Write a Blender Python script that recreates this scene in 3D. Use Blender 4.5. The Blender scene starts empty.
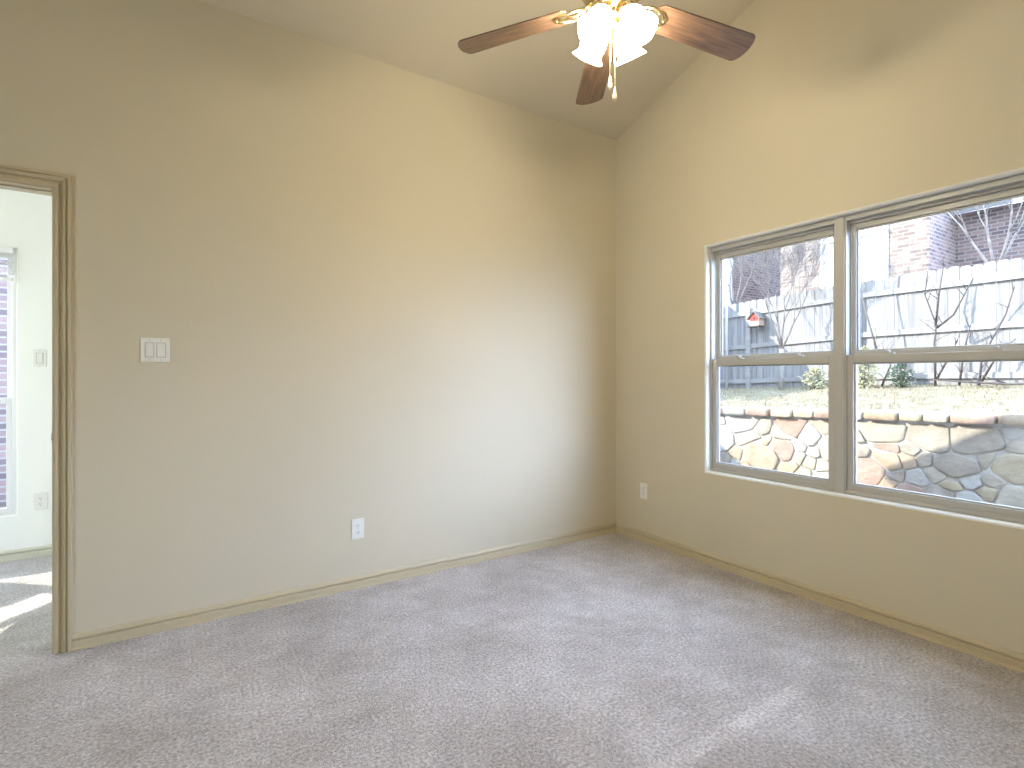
import bpy, bmesh, math, random
from mathutils import Vector, Matrix
random.seed(7)
C = bpy.context.scene.collection
S = bpy.context.scene
PI = math.pi

# ------------------------------------------------------------------ camera, sky, sun, exposure
cam_d = bpy.data.cameras.new('camera'); cam = bpy.data.objects.new('camera', cam_d); C.objects.link(cam)
cam.location = (0, 0, 1.22); cam.rotation_euler = (PI/2, 0, -math.radians(33.06))
cam_d.sensor_width = 36; cam_d.lens = 36*528/1024; cam_d.shift_y = -6.5/1024
cam_d.clip_start = .02; cam_d.clip_end = 200
S.camera = cam
S.view_settings.view_transform = 'Standard'; S.view_settings.look = 'None'
S.view_settings.exposure = 0.52; S.view_settings.gamma = 1; S.view_settings.use_curve_mapping = False
S.cycles.use_denoising = True
S.cycles.max_bounces = 10; S.cycles.diffuse_bounces = 7; S.cycles.transparent_max_bounces = 16
S.cycles.sample_clamp_indirect = 6

SKY = 4.9; SUN = 8.2; LAMP = 58.0; CLOUD_FILL = 21.0
w = bpy.data.worlds.new('sky'); S.world = w; w.use_nodes = True
nt = w.node_tree; bg = nt.nodes['Background']
tc = nt.nodes.new('ShaderNodeTexCoord'); sep = nt.nodes.new('ShaderNodeSeparateXYZ'); rmp = nt.nodes.new('ShaderNodeValToRGB')
nt.links.new(tc.outputs['Generated'], sep.inputs[0]); nt.links.new(sep.outputs['Z'], rmp.inputs[0])
rmp.color_ramp.elements[0].position = 0; rmp.color_ramp.elements[0].color = (.72, .84, 1, 1)
rmp.color_ramp.elements[1].position = .9; rmp.color_ramp.elements[1].color = (.50, .69, 1, 1)
bg.inputs['Strength'].default_value = 1
def vm(op, a, b):
    n = nt.nodes.new('ShaderNodeVectorMath'); n.operation = op
    for i, v in enumerate((a, b)):
        if v is None: continue
        if hasattr(v, 'links'): nt.links.new(v, n.inputs[i])
        else: n.inputs[i].default_value = v
    return n
base = vm('MULTIPLY', rmp.outputs[0], (SKY,)*3)
# made-up cloud bank added over the open yard to brighten the room
def mth(op, a, b=None, clamp=False):
    n = nt.nodes.new('ShaderNodeMath'); n.operation = op; n.use_clamp = clamp
    for i, v in enumerate((a, b)):
        if v is None: continue
        if hasattr(v, 'links'): nt.links.new(v, n.inputs[i])
        else: n.inputs[i].default_value = v
    return n.outputs[0]
dt = vm('DOT_PRODUCT', tc.outputs['Generated'], tuple(Vector((.84, -.54, 0)).normalized()))
lobe = mth('POWER', mth('MAXIMUM', dt.outputs['Value'], 0.0), 1.3)
fx = mth('MULTIPLY', sep.outputs['X'], 4.0, True)
fz = mth('SUBTRACT', 1.2, mth('MULTIPLY', mth('ABSOLUTE', mth('SUBTRACT', sep.outputs['Z'], .27)), 1.75), True)
pw_out = mth('MULTIPLY', mth('MULTIPLY', lobe, fx), fz)
cl = nt.nodes.new('ShaderNodeVectorMath'); cl.operation = 'SCALE'; cl.inputs[0].default_value = (.50*CLOUD_FILL, .64*CLOUD_FILL, CLOUD_FILL); nt.links.new(pw_out, cl.inputs['Scale'])
tot = vm('ADD', base.outputs[0], cl.outputs[0]); nt.links.new(tot.outputs[0], bg.inputs['Color'])
sd = bpy.data.lights.new('sun', 'SUN'); sun = bpy.data.objects.new('sun', sd); C.objects.link(sun)
SDIR = Vector((1, -.9, -.71)).normalized()
sd.energy = SUN; sd.angle = math.radians(.5); sd.color = (1, .93, .80)
sun.rotation_euler = SDIR.to_track_quat('-Z', 'Y').to_euler(); sun.location = (-10, 9, 10)

# ------------------------------------------------------------------ materials
class NT:
    def __init__(s, m): s.m = m; s.t = m.node_tree; s.n = s.t.nodes; s.b = s.n['Principled BSDF']
    def add(s, typ, **k):
        n = s.n.new(typ)
        for a, v in k.items():
            if hasattr(n, a): setattr(n, a, v)
            else: n.inputs[a.replace('_', ' ')].default_value = v
        return n
    def link(s, a, b): s.t.links.new(a, b)
def mat(name, col, rough=.5, metal=0, spec=.5, emit=None, es=0):
    m = bpy.data.materials.new(name); m.use_nodes = True; b = m.node_tree.nodes['Principled BSDF']
    b.inputs['Base Color'].default_value = (*col, 1); b.inputs['Roughness'].default_value = rough
    b.inputs['Metallic'].default_value = metal; b.inputs['Specular IOR Level'].default_value = spec
    if emit: b.inputs['Emission Color'].default_value = (*emit, 1); b.inputs['Emission Strength'].default_value = es
    return m
def noisy(name, c1, c2, scale, rough=.8, bump=0., bscale=None, detail=4, spec=.3, dist=.01, lo=.3, hi=.7, stretch=(1, 1, 1)):
    m = mat(name, c1, rough, spec=spec); t = NT(m)
    g = t.add('ShaderNodeNewGeometry'); mp = t.add('ShaderNodeMapping'); mp.inputs['Scale'].default_value = stretch
    t.link(g.outputs['Position'], mp.inputs['Vector'])
    n = t.add('ShaderNodeTexNoise'); n.inputs['Scale'].default_value = scale; n.inputs['Detail'].default_value = detail
    t.link(mp.outputs[0], n.inputs['Vector'])
    r = t.add('ShaderNodeValToRGB'); r.color_ramp.elements[0].color = (*c1, 1); r.color_ramp.elements[1].color = (*c2, 1)
    r.color_ramp.elements[0].position = lo; r.color_ramp.elements[1].position = hi
    t.link(n.outputs['Fac'], r.inputs[0]); t.link(r.outputs[0], t.b.inputs['Base Color'])
    if bump:
        n2 = t.add('ShaderNodeTexNoise'); n2.inputs['Scale'].default_value = bscale or scale; n2.inputs['Detail'].default_value = 3
        t.link(mp.outputs[0], n2.inputs['Vector'])
        bp = t.add('ShaderNodeBump'); bp.inputs['Strength'].default_value = bump; bp.inputs['Distance'].default_value = dist
        t.link(n2.outputs['Fac'], bp.inputs['Height']); t.link(bp.outputs[0], t.b.inputs['Normal'])
    return m
M = {}
M['wall'] = noisy('tan_wall_paint', (.60, .545, .415), (.62, .56, .43), 1.2, .7, .25, 90, spec=.25, dist=.002)
M['ceil'] = noisy('ceiling_paint', (.60, .54, .42), (.62, .56, .44), 1.2, .8, .25, 70, spec=.2, dist=.002)
M['white_wall'] = noisy('pale_wall_paint', (.87, .87, .81), (.89, .89, .83), 1.2, .7, .2, 90, spec=.25, dist=.002)
M['reveal'] = mat('daylit_reveal_tone', (.74, .73, .68), .6)  # returns coloured paler than the wall to put daylight on them
M['trim'] = mat('tan_trim_paint', (.52, .445, .30), .4)
M['pale_trim'] = mat('pale_trim_paint', (.58, .56, .45), .4)
M['vinyl'] = mat('almond_window_frame', (.45, .44, .41), .4)
M['white_vinyl'] = mat('white_window_frame', (.8, .8, .78), .4)
M['plastic'] = mat('white_plastic', (.80, .79, .73), .35)
M['slot'] = mat('dark_slot', (.05, .05, .05), .6)
M['gap'] = mat('shadow_gap', (.30, .29, .26), .6)
M['steel'] = mat('steel_latch', (.5, .5, .48), .35, 1)
M['brass'] = mat('polished_brass', (.80, .67, .40), .24, 1)
M['chain'] = mat('brass_chain', (.85, .72, .42), .3, 1)
M['finial'] = mat('ivory_finial', (.82, .72, .55), .3)
M['downspout'] = mat('downspout_paint', (.55, .55, .62), .5)

STREAK = ((1.252, 1.119, 0), (2.117, 1.122, 0))
def carpet():
    m = mat('beige_carpet', (.4, .37, .36), .95, spec=.1); t = NT(m)
    g = t.add('ShaderNodeNewGeometry')
    n1 = t.add('ShaderNodeTexNoise'); n1.inputs['Scale'].default_value = 2.6; n1.inputs['Detail'].default_value = 5; n1.inputs['Roughness'].default_value = .6
    n2 = t.add('ShaderNodeTexNoise'); n2.inputs['Scale'].default_value = 85; n2.inputs['Detail'].default_value = 4; n2.inputs['Roughness'].default_value = .7
    n3 = t.add('ShaderNodeTexVoronoi'); n3.inputs['Scale'].default_value = 260
    for n in (n1, n2, n3): t.link(g.outputs['Position'], n.inputs['Vector'])
    r1 = t.add('ShaderNodeValToRGB'); r1.color_ramp.elements[0].position = .36; r1.color_ramp.elements[1].position = .62
    r1.color_ramp.elements[0].color = (.51, .475, .455, 1); r1.color_ramp.elements[1].color = (.66, .63, .625, 1)
    t.link(n1.outputs['Fac'], r1.inputs[0])
    r2 = t.add('ShaderNodeValToRGB'); r2.color_ramp.elements[0].position = .28; r2.color_ramp.elements[1].position = .68
    r2.color_ramp.elements[0].color = (.38, .36, .35, 1); r2.color_ramp.elements[1].color = (1.3, 1.3, 1.3, 1)
    t.link(n2.outputs['Fac'], r2.inputs[0])
    n4 = t.add('ShaderNodeTexNoise'); n4.inputs['Scale'].default_value = 11; n4.inputs['Detail'].default_value = 8; n4.inputs['Roughness'].default_value = .75
    t.link(g.outputs['Position'], n4.inputs['Vector'])
    r4 = t.add('ShaderNodeValToRGB'); r4.color_ramp.elements[0].position = .38; r4.color_ramp.elements[1].position = .62
    r4.color_ramp.elements[0].color = (.90, .89, .885, 1); r4.color_ramp.elements[1].color = (1.05, 1.05, 1.05, 1)
    t.link(n4.outputs['Fac'], r4.inputs[0])
    # one lighter stroke of brushed pile (a vacuum mark)
    A, B = Vector(STREAK[0]), Vector(STREAK[1]); L = (B-A).length; U = (B-A)/L; N = Vector((-U.y, U.x, 0))
    def dot(v, o):
        d = t.add('ShaderNodeVectorMath', operation='DOT_PRODUCT'); t.link(g.outputs['Position'], d.inputs[0]); d.inputs[1].default_value = v
        m_ = t.add('ShaderNodeMath', operation='SUBTRACT'); t.link(d.outputs['Value'], m_.inputs[0]); m_.inputs[1].default_value = o; return m_.outputs[0]
    def mr(v, a0, a1, b0, b1):
        q = t.add('ShaderNodeMapRange'); q.interpolation_type = 'SMOOTHSTEP'; t.link(v, q.inputs[0])
        for i_, x_ in enumerate((a0, a1, b0, b1)): q.inputs[i_+1].default_value = x_
        return q.outputs[0]
    ab = t.add('ShaderNodeMath', operation='ABSOLUTE'); t.link(dot(N, N.dot(A)), ab.inputs[0])
    ml = t.add('ShaderNodeMath', operation='MULTIPLY'); t.link(mr(ab.outputs[0], .015, .05, 1, 0), ml.inputs[0]); t.link(mr(dot(U, U.dot(A)), L-.08, L+.04, 1, 0), ml.inputs[1])
    sc = t.add('ShaderNodeMath', operation='MULTIPLY_ADD'); t.link(ml.outputs[0], sc.inputs[0]); sc.inputs[1].default_value = .22; sc.inputs[2].default_value = 1
    mx0 = t.add('ShaderNodeMixRGB', blend_type='MULTIPLY'); mx0.inputs[0].default_value = 1; t.link(r1.outputs[0], mx0.inputs[1]); t.link(r4.outputs[0], mx0.inputs[2])
    mx1 = t.add('ShaderNodeVectorMath', operation='SCALE'); t.link(mx0.outputs[0], mx1.inputs[0]); t.link(sc.outputs[0], mx1.inputs['Scale'])
    mx = t.add('ShaderNodeMixRGB', blend_type='MULTIPLY'); mx.inputs[0].default_value = 1
    t.link(mx1.outputs[0], mx.inputs[1]); t.link(r2.outputs[0], mx.inputs[2])
    t.link(mx.outputs[0], t.b.inputs['Base Color'])
    ad = t.add('ShaderNodeMath', operation='ADD'); t.link(n2.outputs['Fac'], ad.inputs[0]); t.link(n3.outputs['Distance'], ad.inputs[1])
    bp = t.add('ShaderNodeBump'); bp.inputs['Strength'].default_value = .6; bp.inputs['Distance'].default_value = .010
    t.link(ad.outputs[0], bp.inputs['Height']); t.link(bp.outputs[0], t.b.inputs['Normal'])
    t.b.inputs['Sheen Weight'].default_value = .15
    return m
M['carpet'] = carpet()

def wood_blade():
    m = mat('walnut_blade', (.2, .1, .05), .28, spec=.8); t = NT(m)
    tc = t.add('ShaderNodeTexCoord'); mp = t.add('ShaderNodeMapping'); mp.inputs['Scale'].default_value = (2.2, 28, 8)
    n = t.add('ShaderNodeTexNoise'); n.inputs['Scale'].default_value = 2.5; n.inputs['Detail'].default_value = 6
    t.link(tc.outputs['Object'], mp.inputs['Vector']); t.link(mp.outputs[0], n.inputs['Vector'])
    r = t.add('ShaderNodeValToRGB'); r.color_ramp.elements[0].position = .35; r.color_ramp.elements[1].position = .68
    r.color_ramp.elements[0].color = (.055, .034, .022, 1); r.color_ramp.elements[1].color = (.17, .098, .06, 1)
    t.link(n.outputs['Fac'], r.inputs[0]); t.link(r.outputs[0], t.b.inputs['Base Color'])
    return m
M['blade'] = wood_blade()

def glass(name, tint):
    m = bpy.data.materials.new(name); m.use_nodes = True; t = m.node_tree; t.nodes.clear()
    o = t.nodes.new('ShaderNodeOutputMaterial'); mx = t.nodes.new('ShaderNodeMixShader')
    tr = t.nodes.new('ShaderNodeBsdfTransparent'); tr.inputs[0].default_value = (*tint, 1)
    gl = t.nodes.new('ShaderNodeBsdfGlossy'); gl.inputs['Roughness'].default_value = .01
    fr = t.nodes.new('ShaderNodeFresnel'); fr.inputs[0].default_value = 1.45
    ge = t.nodes.new('ShaderNodeNewGeometry'); iv = t.nodes.new('ShaderNodeMath'); iv.operation = 'SUBTRACT'; iv.inputs[0].default_value = 1; t.links.new(ge.outputs['Backfacing'], iv.inputs[1])
    mu = t.nodes.new('ShaderNodeMath'); mu.operation = 'MULTIPLY'; t.links.new(fr.outputs[0], mu.inputs[0]); t.links.new(iv.outputs[0], mu.inputs[1])
    t.links.new(mu.outputs[0], mx.inputs[0]); t.links.new(tr.outputs[0], mx.inputs[1]); t.links.new(gl.outputs[0], mx.inputs[2])
    t.links.new(mx.outputs[0], o.inputs[0])
    return m
M['pane'] = glass('window_pane', (.90, .92, .93)); M['clear_pane'] = glass('clear_pane', (.93, .95, .95))

def shade_mat():
    m = mat('frosted_glass_shade', (.9, .88, .8), .35, emit=(1, .87, .65), es=LAMP)
    return m
M['shade'] = shade_mat()
M['bulb'] = mat('lit_bulb', (1, 1, 1), .3, emit=(1, .89, .70), es=LAMP*1.3)

def cloth():
    m = bpy.data.materials.new('fill_shade_cloth'); m.use_nodes = True; t = m.node_tree; t.nodes.clear()
    o = t.nodes.new('ShaderNodeOutputMaterial'); mx = t.nodes.new('ShaderNodeMixShader'); mx.inputs[0].default_value = .8
    d = t.nodes.new('ShaderNodeBsdfDiffuse'); d.inputs[0].default_value = (.9, .9, .87, 1); q = t.nodes.new('ShaderNodeBsdfTranslucent'); q.inputs[0].default_value = (.95, .95, .92, 1)
    t.links.new(d.outputs[0], mx.inputs[1]); t.links.new(q.outputs[0], mx.inputs[2]); t.links.new(mx.outputs[0], o.inputs[0]); return m
M['fill_shade_cloth'] = cloth()  # translucent cloth that spreads daylight indoors from the unseen windows
def brick(name, c1, c2, mortar, dark=.0):
    m = mat(name, c1, .9, spec=.2); t = NT(m)
    g = t.add('ShaderNodeNewGeometry'); s = t.add('ShaderNodeSeparateXYZ'); t.link(g.outputs['Position'], s.inputs[0])
    a = t.add('ShaderNodeMath', operation='ADD'); t.link(s.outputs['X'], a.inputs[0]); t.link(s.outputs['Y'], a.inputs[1])
    c = t.add('ShaderNodeCombineXYZ'); t.link(a.outputs[0], c.inputs[0]); t.link(s.outputs['Z'], c.inputs[1])
    b = t.add('ShaderNodeTexBrick'); t.link(c.outputs[0], b.inputs['Vector'])
    b.inputs['Scale'].default_value = 1; b.inputs['Brick Width'].default_value = .23; b.inputs['Row Height'].default_value = .085
    b.inputs['Mortar Size'].default_value = .011; b.inputs['Bias'].default_value = dark
    b.inputs['Color1'].default_value = (*c1, 1); b.inputs['Color2'].default_value = (*c2, 1); b.inputs['Mortar'].default_value = (*mortar, 1)
    t.link(b.outputs['Color'], t.b.inputs['Base Color'])
    bp = t.add('ShaderNodeBump'); bp.inputs['Strength'].default_value = .5; bp.inputs['Distance'].default_value = .01
    iv = t.add('ShaderNodeMath', operation='SUBTRACT'); iv.inputs[0].default_value = 1; t.link(b.outputs['Fac'], iv.inputs[1])
    t.link(iv.outputs[0], bp.inputs['Height']); t.link(bp.outputs[0], t.b.inputs['Normal'])
    return m
M['brick'] = brick('pale_brick', (0.320, 0.248, 0.208), (0.160, 0.116, 0.104), (0.320, 0.296, 0.264), -.25)
M['brick_red'] = brick('mauve_brick', (0.285, 0.199, 0.180), (0.133, 0.104, 0.109), (0.323, 0.294, 0.285))  # also colours shade into the pale brick house's return wall
def siding():
    m = mat('white_lap_siding', (.72, .72, .70), .6); t = NT(m)
    g = t.add('ShaderNodeNewGeometry'); s = t.add('ShaderNodeSeparateXYZ'); t.link(g.outputs['Position'], s.inputs[0])
    mu = t.add('ShaderNodeMath', operation='MULTIPLY'); mu.inputs[1].default_value = 6; t.link(s.outputs['Z'], mu.inputs[0])
    f = t.add('ShaderNodeMath', operation='FRACT'); t.link(mu.outputs[0], f.inputs[0])
    bp = t.add('ShaderNodeBump'); bp.inputs['Strength'].default_value = .6; bp.inputs['Distance'].default_value = .02
    t.link(f.outputs[0], bp.inputs['Height']); t.link(bp.outputs[0], t.b.inputs['Normal'])
    return m
M['siding'] = siding()
M['house_trim'] = mat('house_trim', (.6, .6, .58), .6)
M['dark_glass'] = mat('house_window_glass', (.12, .14, .18), .1)
M['shingle'] = noisy('roof_shingle', (.20, .19, .18), (.30, .29, .28), 30, .9, .4, 40)
M['fence'] = noisy('weathered_cedar', (0.212, 0.204, 0.200), (0.357, 0.340, 0.327), 9, .9, .4, 40, spec=.2, dist=.006, stretch=(1, 2.2, .12))
M['rail'] = noisy('weathered_rail', (0.270, 0.257, 0.243), (0.378, 0.360, 0.342), 8, .9, .3, 30, spec=.2, dist=.006, stretch=(1, .15, 1.5))
M['metal_post'] = mat('galvanised_post', (.42, .43, .45), .5)
M['lawn'] = noisy('dry_lawn', (.19, .155, .095), (.36, .31, .22), 7, .95, .8, 45, spec=.1, dist=.03)
M['straw'] = noisy('dry_grass_blades', (.27, .23, .15), (.44, .385, .27), 5, .9, spec=.1)
M['soil'] = noisy('soil', (.16, .13, .10), (.3, .26, .2), 6, .95, .5, 30)
M['mortar'] = noisy('mortar', (.47, .45, .41), (.55, .53, .49), 12, .95, .4, 60)
ST = []
for i, (a, b) in enumerate([((0.372, 0.327, 0.257), (0.443, 0.399, 0.319)), ((0.354, 0.266, 0.186), (0.426, 0.337, 0.248)), ((0.337, 0.239, 0.186), (0.399, 0.301, 0.248)),
                            ((0.390, 0.372, 0.337), (0.460, 0.443, 0.407)), ((0.293, 0.257, 0.213), (0.390, 0.346, 0.283)), ((0.399, 0.337, 0.230), (0.460, 0.399, 0.293))]):
    ST.append(noisy('limestone_%s' % 'cream ochre rose white grey gold'.split()[i], a, b, 7, .9, .6, 22, spec=.2, dist=.02))
M['bark'] = noisy('pale_bark', (0.259, 0.238, 0.216), (0.360, 0.338, 0.310), 14, .9, .3, 40, stretch=(1, 1, .4))
M['dark_bark'] = noisy('dark_bark', (.07, .06, .06), (.14, .12, .11), 14, .9, .3, 40)
M['twig'] = noisy('grey_twigs', (.13, .115, .105), (.24, .215, .20), 10, .9)
M['leaf'] = noisy('yellow_green_leaves', (.27, .26, .13), (.42, .40, .25), 14, .7)
M['dark_leaf'] = noisy('dark_green_leaves', (.03, .06, .035), (.08, .12, .07), 14, .7)
M['bird_wood'] = mat('birdhouse_wood', (.50, .36, .27), .8)
M['bird_red'] = mat('birdhouse_red', (.55, .05, .04), .6)
M['bird_roof'] = mat('birdhouse_roof', (.16, .15, .14), .7)

# ------------------------------------------------------------------ mesh helpers
class MB:
    def __init__(s): s.v = []; s.f = []; s.mi = []; s.sm = []
    def add(s, vs, fs, mi=0, smooth=False, mtx=None):
        o = len(s.v)
        for v in vs:
            v = Vector(v)
            s.v.append(tuple(mtx @ v if mtx else v))
        for f in fs: s.f.append([i+o for i in f]); s.mi.append(mi); s.sm.append(smooth)
        return s
    def box(s, x0, x1, y0, y1, z0, z1, mi=0, mtx=None):
        vs = [(x0, y0, z0), (x1, y0, z0), (x1, y1, z0), (x0, y1, z0), (x0, y0, z1), (x1, y0, z1), (x1, y1, z1), (x0, y1, z1)]
        return s.add(vs, [(0, 3, 2, 1), (4, 5, 6, 7), (0, 1, 5, 4), (1, 2, 6, 5), (2, 3, 7, 6), (3, 0, 4, 7)], mi, mtx=mtx)
    def prism(s, poly, axis, a0, a1, mi=0):
        """poly: 2-D points in the two other axes (cyclic order kept), extruded along axis from a0 to a1"""
        def P(p, a): return {'x': (a, p[0], p[1]), 'y': (p[0], a, p[1]), 'z': (p[0], p[1], a)}[axis]
        n = len(poly); vs = [P(p, a0) for p in poly]+[P(p, a1) for p in poly]
        fs = [tuple(range(n))[::-1], tuple(range(n, 2*n))]+[(i, (i+1) % n, n+(i+1) % n, n+i) for i in range(n)]
        return s.add(vs, fs, mi)
    def lathe(s, prof, n=24, mtx=None, mi=0, wave=None):
        vs = []; fs = []
        for j, (r, z) in enumerate(prof):
            for i in range(n):
                a = 2*PI*i/n; rr = r*(1+(wave(j, a) if wave else 0))
                vs.append((rr*math.cos(a), rr*math.sin(a), z))
        for j in range(len(prof)-1):
            for i in range(n):
                fs.append((j*n+i, j*n+(i+1) % n, (j+1)*n+(i+1) % n, (j+1)*n+i))
        if prof[0][0] > 1e-4 and prof[0][0] < .2 and not wave: fs.append(tuple(range(n))[::-1])
        if prof[-1][0] > 1e-4 and not wave: fs.append(tuple((len(prof)-1)*n+i for i in range(n)))
        return s.add(vs, fs, mi, True, mtx)
    def tube(s, pts, rads, n=6, mi=0):
        pts = [Vector(p) for p in pts]; vs = []; fs = []
        for k, p in enumerate(pts):
            d = (pts[min(k+1, len(pts)-1)]-pts[max(k-1, 0)]).normalized()
            a = Vector((0, 0, 1)) if abs(d.z) < .9 else Vector((1, 0, 0))
            u = d.cross(a).normalized(); v = d.cross(u)
            for i in range(n):
                t = 2*PI*i/n; vs.append(p+(u*math.cos(t)+v*math.sin(t))*rads[k])
        for k in range(len(pts)-1):
            for i in range(n): fs.append((k*n+i, k*n+(i+1) % n, (k+1)*n+(i+1) % n, (k+1)*n+i))
        fs.append(tuple(range(n))); fs.append(tuple((len(pts)-1)*n+i for i in range(n))[::-1])
        return s.add(vs, fs, mi, True)
    def build(s, name, mats, parent=None, bevel=0, seg=2, weld=False):
        me = bpy.data.meshes.new(name); me.from_pydata(s.v, [], s.f)
        for m in (mats if isinstance(mats, list) else [mats]): me.materials.append(m)
        me.polygons.foreach_set('material_index', s.mi); me.polygons.foreach_set('use_smooth', s.sm)
        bm = bmesh.new(); bm.from_mesh(me)
        if weld: bmesh.ops.remove_doubles(bm, verts=bm.verts, dist=1e-5)
        bmesh.ops.recalc_face_normals(bm, faces=bm.faces); bm.to_mesh(me); bm.free(); me.update()
        o = bpy.data.objects.new(name, me); C.objects.link(o)
        if parent: o.parent = parent
        if bevel:
            b = o.modifiers.new('bevel', 'BEVEL'); b.width = bevel; b.segments = seg; b.limit_method = 'ANGLE'; b.angle_limit = math.radians(35)
        return o
def tag(o, label, cat, group=None, kind=None):
    o['label'] = label; o['category'] = cat
    if group: o['group'] = group
    if kind: o['kind'] = kind
    return o
def empty(name, loc=(0, 0, 0), rz=0, rot=None):
    o = bpy.data.objects.new(name, None); C.objects.link(o); o.location = loc; o.rotation_euler = rot or (0, 0, rz); o.empty_display_size = .1
    return o
def copy_tree(o, parent=None):
    c = o.copy(); C.objects.link(c)
    if parent: c.parent = parent
    for ch in list(o.children): copy_tree(ch, c)
    return c

# ------------------------------------------------------------------ room shell
XW, YW = 2.976, 3.06            # window wall, switch wall
XB, YB = -1.75, -1.30           # walls behind the camera
YR, CS, C0 = .88, .345, 3.10    # ceiling ridge, slope, height at the switch wall
TW = .125
def zc(y): return C0+CS*((YW-y) if y >= YR else (YW-2*YR+y))
YF = 4.78                       # far wall of the next room

def wall_grid(name, mats, axis, d0, d1, cols, rows, top, hole, kind_label, bevel=0):
    """wall in a plane; axis 'x' (columns run along Y) or 'y' (columns run along X); hole = (c0, c1, r0, r1) column/row index ranges"""
    bm = bmesh.new(); vm = {}
    nr = len(rows)
    def V(i, j, k):
        key = (i, j, k)
        if key not in vm:
            a = cols[i]; z = rows[j] if j < nr else top(a); d = (d0, d1)[k]
            vm[key] = bm.verts.new((d, a, z) if axis == 'x' else (a, d, z))
        return vm[key]
    def isin(i, j): return any(h[0] <= i < h[1] and h[2] <= j < h[3] for h in hole)
    edge_pairs = []
    NC = len(cols)-1
    for i in range(NC):
        for j in range(nr):
            if isin(i, j): continue
            for k in (0, 1):
                f = bm.faces.new([V(i, j, k), V(i+1, j, k), V(i+1, j+1, k), V(i, j+1, k)]); f.material_index = k if len(mats) > 1 else 0
            for (di, dj, p, q) in ((-1, 0, (i, j), (i, j+1)), (1, 0, (i+1, j), (i+1, j+1)), (0, -1, (i, j), (i+1, j)), (0, 1, (i, j+1), (i+1, j+1))):
                a, b = i+di, j+dj
                out = a < 0 or a >= NC or b < 0 or b >= nr
                if out or isin(a, b):
                    fr_ = bm.faces.new([V(*p, 0), V(*q, 0), V(*q, 1), V(*p, 1)])
                    if not out and len(mats) > 2: fr_.material_index = 2
                    if not out: edge_pairs.append((V(*p, 0), V(*q, 0)))
    bmesh.ops.recalc_face_normals(bm, faces=bm.faces)
    if bevel:
        es = [e for e in (bm.edges.get(p) for p in edge_pairs) if e]
        bmesh.ops.bevel(bm, geom=es, offset=bevel, segments=4, affect='EDGES', profile=.5, material=2 if len(mats) > 2 else -1)
    me = bpy.data.meshes.new(name); bm.to_mesh(me); bm.free()
    for m in mats: me.materials.append(m)
    o = bpy.data.objects.new(name, me); C.objects.link(o)
    return tag(o, kind_label, 'wall', kind='structure')

WY0, WY1, WZ0, WZ1 = .562, 2.222, .602, 2.08        # the twin window's opening
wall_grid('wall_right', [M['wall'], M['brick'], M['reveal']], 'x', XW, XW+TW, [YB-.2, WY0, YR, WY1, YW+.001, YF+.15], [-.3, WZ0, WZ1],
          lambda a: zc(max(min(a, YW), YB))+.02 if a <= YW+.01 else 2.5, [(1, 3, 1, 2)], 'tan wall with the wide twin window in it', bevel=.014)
DX0, DX1, DZ = -1.215, -.418, 2.065                 # doorway in the switch wall
wall_grid('wall_back', [M['wall'], M['white_wall']], 'y', YW, YW+.125, [XB-.1, DX0, DX1, XW+.05], [0, DZ], lambda a: C0+.02, [(1, 2, 0, 1)],
          'long tan wall with the doorway, double switch and outlet')
o = MB().box(XB-.1, XW+TW, YB-TW, YB, -.3, zc(YB)+.02).build('wall_rear', M['wall']); tag(o, 'plain tan wall behind the viewer', 'wall', kind='structure')
LY0, LY1, LZ0, LZ1 = .25, 2.0, .30, 2.0  # opening for an added, unseen window that brightens the room
wall_grid('wall_left', [M['wall'], M['brick']], 'x', XB, XB-TW, [YB-.1, LY0, YR, LY1, YW+.1], [-.3, LZ0, LZ1], lambda a: zc(max(min(a, YW), YB))+.02, [(1, 3, 1, 2)],
          'tan gable wall opposite the twin window')
r = empty('added_window_6', (XB-.03, (LY0+LY1)/2, LZ0)); tag(r, 'added unseen window opposite the twin window, its white shade spreading fill light', 'window', kind='structure')
b = MB(); hw = (LY1-LY0)/2; hh = LZ1-LZ0
for (y0, y1, z0, z1) in ((-hw, -hw+.04, 0, hh), (hw-.04, hw, 0, hh), (-hw+.04, hw-.04, 0, .04), (-hw+.04, hw-.04, hh-.04, hh)): b.box(-.06, -.015, y0, y1, z0, z1)
b.build('window_frame', M['vinyl'], r)
MB().box(-.040, -.037, -hw+.035, hw-.035, .03, hh-.03).build('pane', M['clear_pane'], r); MB().box(-.012, -.010, -hw+.005, hw-.005, .01, hh-.01).build('fill_roller_shade', M['fill_shade_cloth'], r)
o = MB().prism([(YW+.13, zc(YW+.13)), (YR, zc(YR)), (YB-.2, zc(YB-.2)), (YB-.2, zc(YB-.2)+.1), (YR, zc(YR)+.1), (YW+.13, zc(YW+.13)+.1)], 'x', XB-.12, XW+.05).build('ceiling', M['ceil'])
tag(o, 'tan vaulted ceiling sloping down to the long wall', 'ceiling', kind='structure')
o = MB().box(-3.6, XW+.05, YB-.1, YF+.1, -.12, 0).build('floor', M['carpet'])
tag(o, 'beige cut pile carpet floor running through the doorway', 'floor', kind='structure')

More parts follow.
